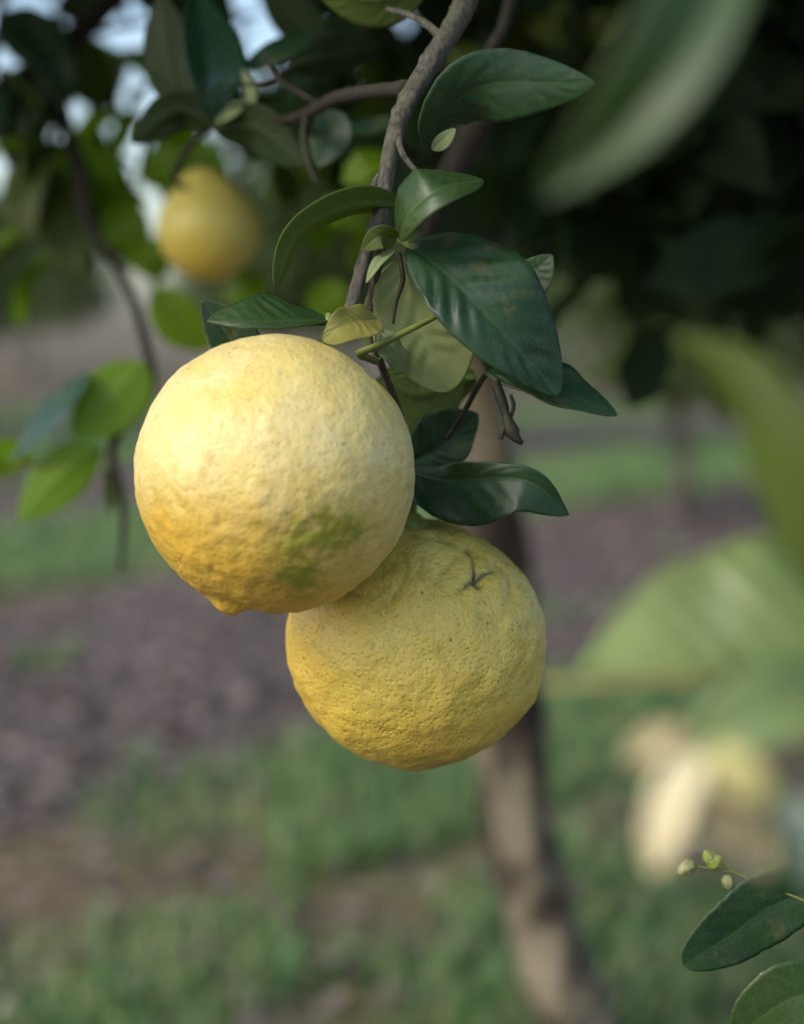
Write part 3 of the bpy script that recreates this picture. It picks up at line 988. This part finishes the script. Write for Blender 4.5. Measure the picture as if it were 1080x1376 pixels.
# low-poly shared leaves for the softly blurred sprays
SHARED = []
for k in range(6):
    rr = random.Random(k)
    L = 0.082
    pts = [Vector((0, 0, 0)), Vector((0, L * .4, 0.006 * rr.uniform(.3, 1.5))), Vector((0, L * .75, 0.003 * rr.uniform(-1, 1))), Vector((0, L, -0.012 * rr.uniform(.3, 1.5)))]
    SHARED.append(leaf_data(pts, (0, 0, 1), .021 * rr.uniform(.85, 1.15), .021 * rr.uniform(.85, 1.15), rad(rr.uniform(5, 25)), rad(rr.uniform(5, 25)), wave=.05, nu=14, nv=3, seed=k))
SHARED_ME = {}


def shared_leaf(parent, loc, tdir, nrm, scale, top, under):
    k = random.randrange(6)
    key = (k, top, under)
    if key not in SHARED_ME:
        me = leaf_mesh('leaf', SHARED[k])
        me.materials.append(M[top]); me.materials.append(M[under])
        SHARED_ME[key] = me
    o = bpy.data.objects.new('leaf', SHARED_ME[key])
    col.objects.link(o)
    y = Vector(tdir).normalized()
    z = Vector(nrm); z = (z - y * z.dot(y)).normalized()
    x = y.cross(z)
    m = Matrix((x, y, z)).transposed().to_4x4()
    o.matrix_world = Matrix.Translation(loc) @ m @ Matrix.Scale(scale, 4)
    o.parent = parent
    return o


def spray(pts, radii, nleaf, label, mats, seed, scale=(.7, 1.15), spread=1.0, name='branch', parent=None):
    random.seed(seed)
    b = branch(pts, radii, label, n=26, sides=8, seed=seed)
    c = catmull([P(*p) for p in pts], 40)
    for i in range(nleaf):
        j = random.randrange(3, 40)
        tdir = (c[j] - c[j - 1]).normalized()
        a = Vector((random.gauss(0, 1), random.gauss(0, 1), random.gauss(0, .6) - .25))
        a = (a - tdir * a.dot(tdir)).normalized()
        d = (a * spread + tdir * random.uniform(.1, .9)).normalized()
        nr = Vector((random.gauss(0, .45), random.gauss(0, .45), 1))
        top, under = random.choice(mats)
        shared_leaf(b, c[j] + d * .006, d, nr, random.uniform(*scale), top, under)
    return b


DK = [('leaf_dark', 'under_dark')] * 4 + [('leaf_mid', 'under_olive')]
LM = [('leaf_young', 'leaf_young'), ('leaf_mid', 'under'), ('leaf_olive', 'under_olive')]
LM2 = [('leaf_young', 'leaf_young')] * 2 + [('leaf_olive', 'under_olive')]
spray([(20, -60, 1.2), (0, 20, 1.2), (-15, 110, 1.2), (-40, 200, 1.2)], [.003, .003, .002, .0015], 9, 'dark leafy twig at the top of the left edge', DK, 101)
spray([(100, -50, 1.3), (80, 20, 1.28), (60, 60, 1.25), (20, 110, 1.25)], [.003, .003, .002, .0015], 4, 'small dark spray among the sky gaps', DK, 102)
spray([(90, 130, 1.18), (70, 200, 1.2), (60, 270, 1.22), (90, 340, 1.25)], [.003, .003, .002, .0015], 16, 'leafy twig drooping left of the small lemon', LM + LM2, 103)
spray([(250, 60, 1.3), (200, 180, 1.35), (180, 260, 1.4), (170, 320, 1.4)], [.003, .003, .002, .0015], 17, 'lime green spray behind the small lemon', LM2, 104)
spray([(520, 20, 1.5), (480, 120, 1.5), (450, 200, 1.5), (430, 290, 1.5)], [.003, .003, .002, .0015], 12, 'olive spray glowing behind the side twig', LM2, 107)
spray([(620, 0, 1.2), (690, 30, 1.2), (760, 40, 1.2), (830, 20, 1.2)], [.003, .003, .002, .0015], 12, 'yellow-olive leaves above the long arching leaf', [('leaf_olive', 'under_olive'), ('leaf_young', 'under_olive')], 108)
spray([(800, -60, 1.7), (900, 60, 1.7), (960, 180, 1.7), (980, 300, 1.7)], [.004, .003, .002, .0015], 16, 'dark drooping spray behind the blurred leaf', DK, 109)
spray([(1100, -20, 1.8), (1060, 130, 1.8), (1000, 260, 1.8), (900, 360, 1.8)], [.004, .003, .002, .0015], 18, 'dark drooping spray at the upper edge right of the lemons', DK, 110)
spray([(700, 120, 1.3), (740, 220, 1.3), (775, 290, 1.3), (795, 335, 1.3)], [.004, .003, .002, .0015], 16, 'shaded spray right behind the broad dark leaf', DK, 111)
spray([(640, 60, 1.4), (600, 160, 1.4), (560, 220, 1.4), (540, 300, 1.4)], [.003, .003, .002, .0015], 10, 'olive leaves behind the main twig', LM, 112)
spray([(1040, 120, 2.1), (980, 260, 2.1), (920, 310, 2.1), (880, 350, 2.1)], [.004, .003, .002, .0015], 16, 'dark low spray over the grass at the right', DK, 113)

# --- close blurred twig at the right, with its leaves and blossom
right = branch([(1190, -110, .45), (1185, 60, .36), (1180, 300, .33), (1175, 600, .315), (1165, 900, .31), (1150, 1100, .35), (1130, 1250, .50), (1120, 1420, .58)],
               [.0035, .0033, .003, .0028, .0026, .0024, .0022, .002], 'close twig just outside the right edge', n=50, seed=31)
RL = lambda *a, **k: hero_leaf(right, *a, **k)
# blurred leaf at the top right, folded along its rib
sub(right, [(1185, -20, .38), (1120, -110, .33), (1040, -150, .30), (985, -110, .285)], [.0016, .0014, .0012, .001], 'green_stem', 'petiole')
RL([(1000, -130, .285), (945, 20, .278), (860, 150, .278), (728, 268, .288)], (.50, -.12, .86), 62, 88, 'leaf_mid', 'leaf_pale', 66, -4, seed=61, quilt=.012)
# yellow-green leaf arching down the right edge
sub(right, [(1168, 840, .311), (1140, 850, .305), (1105, 800, .30)], [.0014, .0012, .001], 'green_stem', 'petiole')
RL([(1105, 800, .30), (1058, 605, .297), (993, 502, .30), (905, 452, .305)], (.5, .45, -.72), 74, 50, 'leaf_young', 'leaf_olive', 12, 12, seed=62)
# broad bright leaf with its rib along the lower edge
sub(right, [(1172, 860, .312), (1080, 897, .312), (900, 912, .308), (730, 920, .31)], [.0010, .0009, .0008, .0006], 'yellow_stem', 'petiole')
RL([(1250, 862, .32), (1080, 888, .312), (930, 897, .308), (785, 904, .31)], (-.12, .72, .69), 12, 205, 'leaf_bright', 'leaf_yellow', -30, 10, quilt=.09, wave=.06, seed=63, b=.62)
RL([(1165, 925, .312), (1050, 945, .302), (905, 1020, .302)], (.1, .35, .92), 58, 62, 'leaf_bright', 'under', 8, 8, seed=64)
# sharper leaves low at the right
sub(right, [(1128, 1290, .53), (1125, 1240, .575), (1115, 1195, .60)], [.0014, .0012, .001], 'green_stem', 'petiole')
RL([(1115, 1190, .60), (1040, 1218, .60), (985, 1255, .60), (918, 1298, .602)], (.25, .05, .97), 46, 52, 'leaf_dark', 'under', 4, 4, seed=65, quilt=.004, b=.5, wave=.02, crenate=.02)
RL([(1130, 1330, .585), (1060, 1345, .585), (985, 1395, .59)], (.2, .1, .97), 46, 52, 'leaf_mid', 'under', 4, 4, seed=66, quilt=.006, b=.5, crenate=.02)

# blossom cluster: cream petals seen out of focus
blossom = branch([(1150, 1100, .35), (1070, 1080, .30), (995, 1070, .28), (935, 1050, .277)], [.0014, .0012, .0010, .0010], 'blurred cream blossom cluster on the close twig', 'green_stem', n=20, name='blossom_cluster', seed=3)


def petal(pts, wpx, mat, n=(0, .2, .95), fold=25):
    pts = [(a, b, c * .74) for a, b, c in pts]
    W = [P(*p) for p in pts]
    k = sum(p[2] for p in pts) / len(pts) / FPX
    me = leaf_mesh('petal', leaf_data(W, CV(n), wpx * k, wpx * k, rad(fold), rad(fold), quilt=0, thick=.0010, nu=16, nv=3, a=.75, b=.55, crenate=0), W[0])
    me.materials.append(M[mat]); me.materials.append(M[mat])
    o = bpy.data.objects.new('petal', me); col.objects.link(o); o.location = W[0]; o.parent = blossom


petal([(940, 1015, .37), (905, 1080, .365), (878, 1175, .365)], 34, 'petal', (-.4, .2, .9))
petal([(930, 1025, .372), (925, 1090, .37), (925, 1150, .37)], 24, 'petal', (.2, .1, .95))
petal([(930, 1015, .375), (890, 1000, .372), (842, 1025, .37)], 26, 'petal_tan', (-.4, .4, .85))
petal([(960, 1040, .37), (995, 1050, .368), (1030, 1080, .368)], 38, 'petal_yellow', (.1, .5, .85))
petal([(950, 1050, .375), (965, 1100, .372), (985, 1150, .372)], 34, 'petal_tan', (0, .1, .95))
petal([(1000, 1070, .38), (1010, 1120, .378), (1030, 1175, .378)], 30, 'petal_tan', (0, .1, .95))
petal([(1060, 1070, .39), (1072, 1120, .385), (1085, 1190, .385)], 34, 'petal_green', (.3, .1, .9))
petal([(945, 1035, .372), (975, 1030, .37), (1015, 1025, .37)], 26, 'petal_yellow', (0, .6, .8))


def bud(px, py, d, r, mat, ax=(0, -1, 0)):
    bm = bmesh.new()
    bmesh.ops.create_icosphere(bm, subdivisions=3, radius=1)
    for v in bm.verts:
        t = v.co.z
        s = r * (1 - .25 * t) * (1 + .12 * math.sin(5 * math.atan2(v.co.y, v.co.x)) * (1 - t * t))
        v.co = Vector((v.co.x * s, v.co.y * s, t * r * 1.35))
    me = bpy.data.meshes.new('bud'); bm.to_mesh(me); bm.free(); smooth(me)
    me.materials.append(M[mat])
    o = bpy.data.objects.new('bud', me); col.objects.link(o)
    o.location = P(px, py, d)
    o.rotation_euler = CV(ax).to_track_quat('Z', 'Y').to_euler()
    o.parent = spur
    return o


spur = branch([(1090, 1215, .60), (1030, 1190, .60), (985, 1172, .60), (960, 1152, .598)], [.0006, .0005, .0005, .0004], 'thin stalk with small green flower buds', 'green_stem', n=20, name='bud_stalk')
sub(spur, [(985, 1172, .60), (955, 1168, .599), (932, 1164, .598)], [.0005, .0005, .0005], 'green_stem', 'pedicel')
bud(922, 1167, .598, .0028, 'bud_pale', (-.8, -.4, .3))
bud(952, 1152, .598, .0023, 'calyx', (-.5, .8, .2))
bud(978, 1186, .60, .0021, 'bud_pale', (.2, -.9, .2))
bud(960, 1158, .598, .0024, 'calyx', (.5, .5, .4))

# ------------------------------------------------------------------ lemons


def lerp3(a, b, f):
    return tuple(a[i] + (b[i] - a[i]) * f for i in range(3))


def sstep(a, b, x):
    t = min(1, max(0, (x - a) / (b - a)))
    return t * t * (3 - 2 * t)


def fruit(name, centre, R, axis_cam, roll, sub_, shape, paint, mat):
    """axis_cam: direction of the stalk end in the camera frame; shape(dirLocal, dirCam)-> radius factor, paint -> colour, scar"""
    bm = bmesh.new()
    bmesh.ops.create_icosphere(bm, subdivisions=sub_, radius=1)
    me = bpy.data.meshes.new(name)
    bm.to_mesh(me); bm.free()
    q = CV(axis_cam).normalized().to_track_quat('Z', 'Y')
    Rm = q.to_matrix()
    n = len(me.vertices)
    cols = np.ones((n, 4), np.float32); scar = np.zeros(n, np.float32)
    co = np.zeros((n, 3), np.float32)
    for i, v in enumerate(me.vertices):
        d = v.co.normalized()
        wd = Rm @ d
        c = Vector((wd.dot(RIGHT), wd.dot(UP), -wd.dot(FWD)))
        f, sc = shape(d, c)
        co[i] = (d * (R * f))[:]
        cols[i, :3] = paint(d, c)
        scar[i] = sc
    me.vertices.foreach_set('co', co.ravel())
    a = me.color_attributes.new('tint', 'FLOAT_COLOR', 'POINT'); a.data.foreach_set('color', cols.ravel())
    b = me.attributes.new('scar', 'FLOAT', 'POINT'); b.data.foreach_set('value', scar)
    smooth(me)
    me.materials.append(mat)
    o = bpy.data.objects.new(name, me); col.objects.link(o)
    o.location = centre
    o.rotation_euler = q.to_euler()
    return o


def fb(v, f, seed, octv=3):
    r, a, t = 0.0, 1.0, 0.0
    for k in range(octv):
        r += a * noise.noise(v * f + Vector((seed * 7.1, seed * 3.3, seed)))
        t += a; a *= .5; f *= 2.05
    return r / t


YEL = (0.66, 0.53, 0.135)
PALE = (0.72, 0.635, 0.34)
ORA = (0.62, 0.38, 0.04)
GRN = (0.20, 0.24, 0.02)


def pits(d, f, seed, size):
    """scattered shallow dimples of the rind: 0..1"""
    q = d * f + Vector((seed, seed * 2.3, seed * .7))
    ds, ps = noise.voronoi(q)
    h = noise.noise(ps[0] * 5.1)
    return math.exp(-(ds[0] / (size * (.8 + .6 * h))) ** 2) * sstep(-.25, .25, h)


def shape_upper(d, c):
    f = 1 + .022 * fb(d, 1.6, 1, 2) + .013 * fb(d, 4.5, 2, 2)
    low = sstep(.25, -.7, c.y)
    f += (.0045 + .008 * low) * fb(d, 13, 3, 2)
    f -= .0075 * pits(d, 7.5, 3, .26) * (.35 + .65 * low) + .004 * pits(d, 15, 9, .3)
    # nipple
    if d.z < -.8:
        a = math.acos(max(-1, min(1, -d.z)))
        f += .046 * math.exp(-(a / .105) ** 4) + .010 * math.exp(-(a / .24) ** 2) - .028 * math.exp(-((a - .21) / .07) ** 2) * sstep(-.44, -.26, c.x) - .006 * math.exp(-((a - .16) / .05) ** 2)
    a = math.acos(max(-1, min(1, d.z)))
    f += -.03 * math.exp(-(a / .16) ** 2)
    f += -.012 * sstep(.1, .9, c.x) * sstep(.2, -.8, c.y)
    return f, 0.0


def paint_upper(d, c):
    n = fb(d, 3.0, 5, 4)
    x, y = c.x + .12 * n, c.y + .16 * n
    col_ = lerp3(YEL, PALE, .5 + .8 * fb(d, 2, 8, 3))
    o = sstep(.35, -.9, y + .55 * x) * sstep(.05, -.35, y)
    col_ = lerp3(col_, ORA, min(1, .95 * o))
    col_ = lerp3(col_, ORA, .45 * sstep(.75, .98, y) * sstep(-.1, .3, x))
    g1 = math.exp(-(((c.x - .46) / .20) ** 2 + ((c.y + .39) / .13) ** 2))
    g2 = math.exp(-(((c.x - .22) / .12) ** 2 + ((c.y + .68) / .17) ** 2))
    g = min(1, (1.25 * g1 + 1.35 * g2 + .5 * math.exp(-(((c.x - .34) / .3) ** 2 + ((c.y + .52) / .25) ** 2))) * (.75 + 1.7 * fb(d, 5, 11, 3) + 1.3 * fb(d, 16, 12, 2) + .5 * pits(d, 15, 9, .3)))
    col_ = lerp3(col_, GRN, .95 * max(0, g))
    pt = pits(d, 7.5, 3, .30)
    col_ = lerp3(col_, (.44, .31, .035), .5 * pt * sstep(.75, -.2, c.y) + .2 * pt)
    m = sstep(.12, .45, fb(d, 7.5, 14, 4)) * sstep(.5, -.3, c.y) * .5
    col_ = lerp3(col_, (.40, .31, .04), m)
    m = sstep(.18, .42, fb(d, 11, 17, 3)) * .3
    col_ = lerp3(col_, (.50, .40, .07), m)
    return col_


# creases of the lower lemon, as polylines in the camera-facing disc (x right, y up)
SCAR_C = (.43, .54)
CREASES = [
    [(.42, .76), (.44, .70), (.43, .62), (.47, .54)],
    [(.47, .54), (.51, .58), (.60, .605)],
    [(.47, .54), (.41, .525), (.34, .47), (.30, .465)],
    [(.47, .54), (.475, .50)],
    [(.40, .79), (.45, .77)],
]
FOLDS = [
    [(-.10, .75), (-.055, .62), (-.10, .50), (-.18, .40)],
    [(.16, .87), (.30, .80)],
    [(-.42, .42), (-.62, .46)],
    [(.30, .70), (.20, .58), (.14, .50)],
    [(.60, .66), (.70, .56), (.72, .44)],
    [(.05, .70), (.02, .58)],
    [(-.02, .86), (.10, .82), (.22, .84)],
]


def seg_dist(p, poly):
    best = 9
    for (ax, ay), (bx, by) in zip(poly, poly[1:]):
        dx, dy = bx - ax, by - ay
        t = max(0, min(1, ((p[0] - ax) * dx + (p[1] - ay) * dy) / (dx * dx + dy * dy)))
        best = min(best, math.hypot(p[0] - ax - t * dx, p[1] - ay - t * dy))
    return best


def shape_lower(d, c):
    f = 1 + .038 * fb(d, 1.7, 21, 2) + .025 * fb(d, 4.2, 22, 2) + .0065 * fb(d, 11, 23, 2) + .004 * fb(d, 30, 24, 2)
    f -= .009 * pits(d, 8.5, 31, .30) + .004 * pits(d, 17, 5, .3)
    sc = 0.0
    if c.z > -.1:
        p = (c.x + .012 * noise.noise(d * 14), c.y + .012 * noise.noise(d * 14 + Vector((5, 0, 0))))
        for q in CREASES:
            e = seg_dist(p, q)
            f -= .026 * math.exp(-(e / .045) ** 2)
            wdt = .016 + .008 * noise.noise(d * 22) + .004 * noise.noise(d * 60)
            wdt *= max(.3, 1.35 - 5 * abs(math.hypot(c.x - .465, c.y - .56) - .02))
            sc = max(sc, math.exp(-(e / max(.002, wdt)) ** 2) * max(.55, 1.15 - 2.5 * math.hypot(c.x - .465, c.y - .58)), .38 * math.exp(-(e / .03) ** 2) * sstep(-.1, .4, noise.noise(d * 35)))
        for q in FOLDS:
            e = seg_dist(p, q)
            f -= .014 * math.exp(-(e / .045) ** 2)
            sc = max(sc, .35 * math.exp(-(e / .016) ** 2))
        e = math.hypot(c.x - .41, c.y - .76)
        sc = max(sc, .95 * math.exp(-(e / .03) ** 2), .5 * math.exp(-(math.hypot(c.x - .49, c.y - .66) / .05) ** 2) * sstep(0, .4, noise.noise(d * 28)))
    a = math.acos(max(-1, min(1, d.z)))
    f += -.055 * math.exp(-(a / .17) ** 2) + .012 * math.exp(-((a - .33) / .12) ** 2)
    # ribs running down from the stalk
    az = math.atan2(d.y, d.x)
    f += .008 * math.sin(az * 7 + 2 * noise.noise(d * 3)) * math.exp(-((a - .35) / .25) ** 2)
    f += -.02 * sstep(.3, -.95, c.y) * sstep(.0, -.8, c.x) * 1.2
    f *= 1 - .028 * c.y * c.y + .012 * c.x * c.x
    return f, sc


def paint_lower(d, c):
    n = fb(d, 3.2, 31, 4)
    col_ = lerp3((.56, .45, .075), (.65, .55, .15), .5 + .9 * n)
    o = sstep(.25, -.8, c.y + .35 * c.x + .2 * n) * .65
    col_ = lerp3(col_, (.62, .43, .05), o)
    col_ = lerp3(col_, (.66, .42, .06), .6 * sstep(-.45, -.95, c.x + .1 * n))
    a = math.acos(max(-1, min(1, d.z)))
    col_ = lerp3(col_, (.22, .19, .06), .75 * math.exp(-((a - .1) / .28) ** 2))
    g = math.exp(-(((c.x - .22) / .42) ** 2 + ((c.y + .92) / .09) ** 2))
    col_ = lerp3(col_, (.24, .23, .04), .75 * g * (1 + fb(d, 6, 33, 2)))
    pt = pits(d, 8.5, 31, .3)
    col_ = lerp3(col_, (.40, .29, .04), .4 * pt)
    g = sstep(.1, .4, fb(d, 9, 36, 4)) * .4
    col_ = lerp3(col_, (.36, .29, .05), g)
    return col_


def shape_back(d, c):
    f = 1 + .015 * fb(d, 2, 41, 2)
    a = math.acos(max(-1, min(1, d.z)))
    f += .24 * math.exp(-(a / .42) ** 2) - .05 * math.exp(-(a / .12) ** 2)
    a2 = math.pi - a
    f += .03 * math.exp(-(a2 / .2) ** 2)
    return f, 0.0


def paint_back(d, c):
    o = sstep(.2, -.9, c.y + .2 * fb(d, 2, 44, 3))
    col_ = lerp3((.66, .57, .13), (.60, .46, .07), o)
    return lerp3(col_, (.45, .42, .12), .5 * sstep(.2, .8, c.x))


up_c = P(370, 637, .58)
lo_c = P(558, 866, .640)
bk_c = P(281, 308, 1.06)
m_up = fruit_material('lemon_skin_upper', 0.7, 0.27)
m_lo = fruit_material('lemon_skin_lower', 1.0, 0.42)
m_bk = fruit_material('lemon_skin_back', 0.3, 0.2)
ax_up = (.33, .93, -.12)
ax_lo = (-.03, .96, .16)
ax_bk = (-.18, .98, 0)
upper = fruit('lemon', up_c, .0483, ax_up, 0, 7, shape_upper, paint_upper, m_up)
tag(upper, 'smooth pale yellow lemon in front, orange blush and a green stain below', 'lemon', 'lemons hanging from the tree')
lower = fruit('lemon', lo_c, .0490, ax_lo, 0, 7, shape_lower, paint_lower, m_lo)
tag(lower, 'rough speckled yellow lemon with dark star-shaped scar, tucked under the other', 'lemon', 'lemons hanging from the tree')
backl = fruit('lemon', bk_c, .0325, ax_bk, 0, 5, shape_back, paint_back, m_bk)
tag(backl, 'small blurred pear-shaped lemon hanging farther back among the leaves', 'lemon', 'lemons hanging from the tree')


def calyx(parent, R, zf, r, mat='calyx', lobes=5, h=.5):
    """green button at the stalk end, in the lemon's own axes"""
    V, F = [], []
    nr, ns = 7, 30
    for i in range(nr):
        t = i / (nr - 1)
        for s in range(ns):
            an = 2 * math.pi * s / ns
            rr = r * (1 - t) * (1 + .22 * math.cos(lobes * an) * (1 - t)) + r * .25 * t
            V.append(Vector((math.cos(an) * rr, math.sin(an) * rr, R * zf + r * h * math.sin(t * 1.57) - .0004 * (1 - t))))
    for i in range(nr - 1):
        for s in range(ns):
            F.append((i * ns + s, i * ns + (s + 1) % ns, (i + 1) * ns + (s + 1) % ns, (i + 1) * ns + s))
    F.append(tuple((nr - 1) * ns + s for s in range(ns)))
    me = mesh_of('calyx', V, F); me.materials.append(M[mat])
    o = bpy.data.objects.new('calyx', me); col.objects.link(o); o.parent = parent
    V, F = tube_data([Vector((0, 0, R * zf)), Vector((0, .0004, R * zf + r * 1.2)), Vector((.001, .001, R * zf + r * 2.4))], [r * .42, r * .3, r * .28], 8, 10, .05)
    me = mesh_of('stalk', V, F); me.materials.append(M['green_stem'])
    o = bpy.data.objects.new('stalk', me); col.objects.link(o); o.parent = parent


calyx(upper, .0483, .965, .0055)
calyx(lower, .0490, .94, .0068, h=.75)
calyx(backl, .0325, 1.09, .004)

# ------------------------------------------------------------------ put the tree's origin at its base, keeping everything in place
tree_at = Vector((base.x, base.y, 0.0))
tree.location = tree_at
inv = Matrix.Translation(-tree_at)
for ch in list(tree.children):
    ch.matrix_parent_inverse = inv
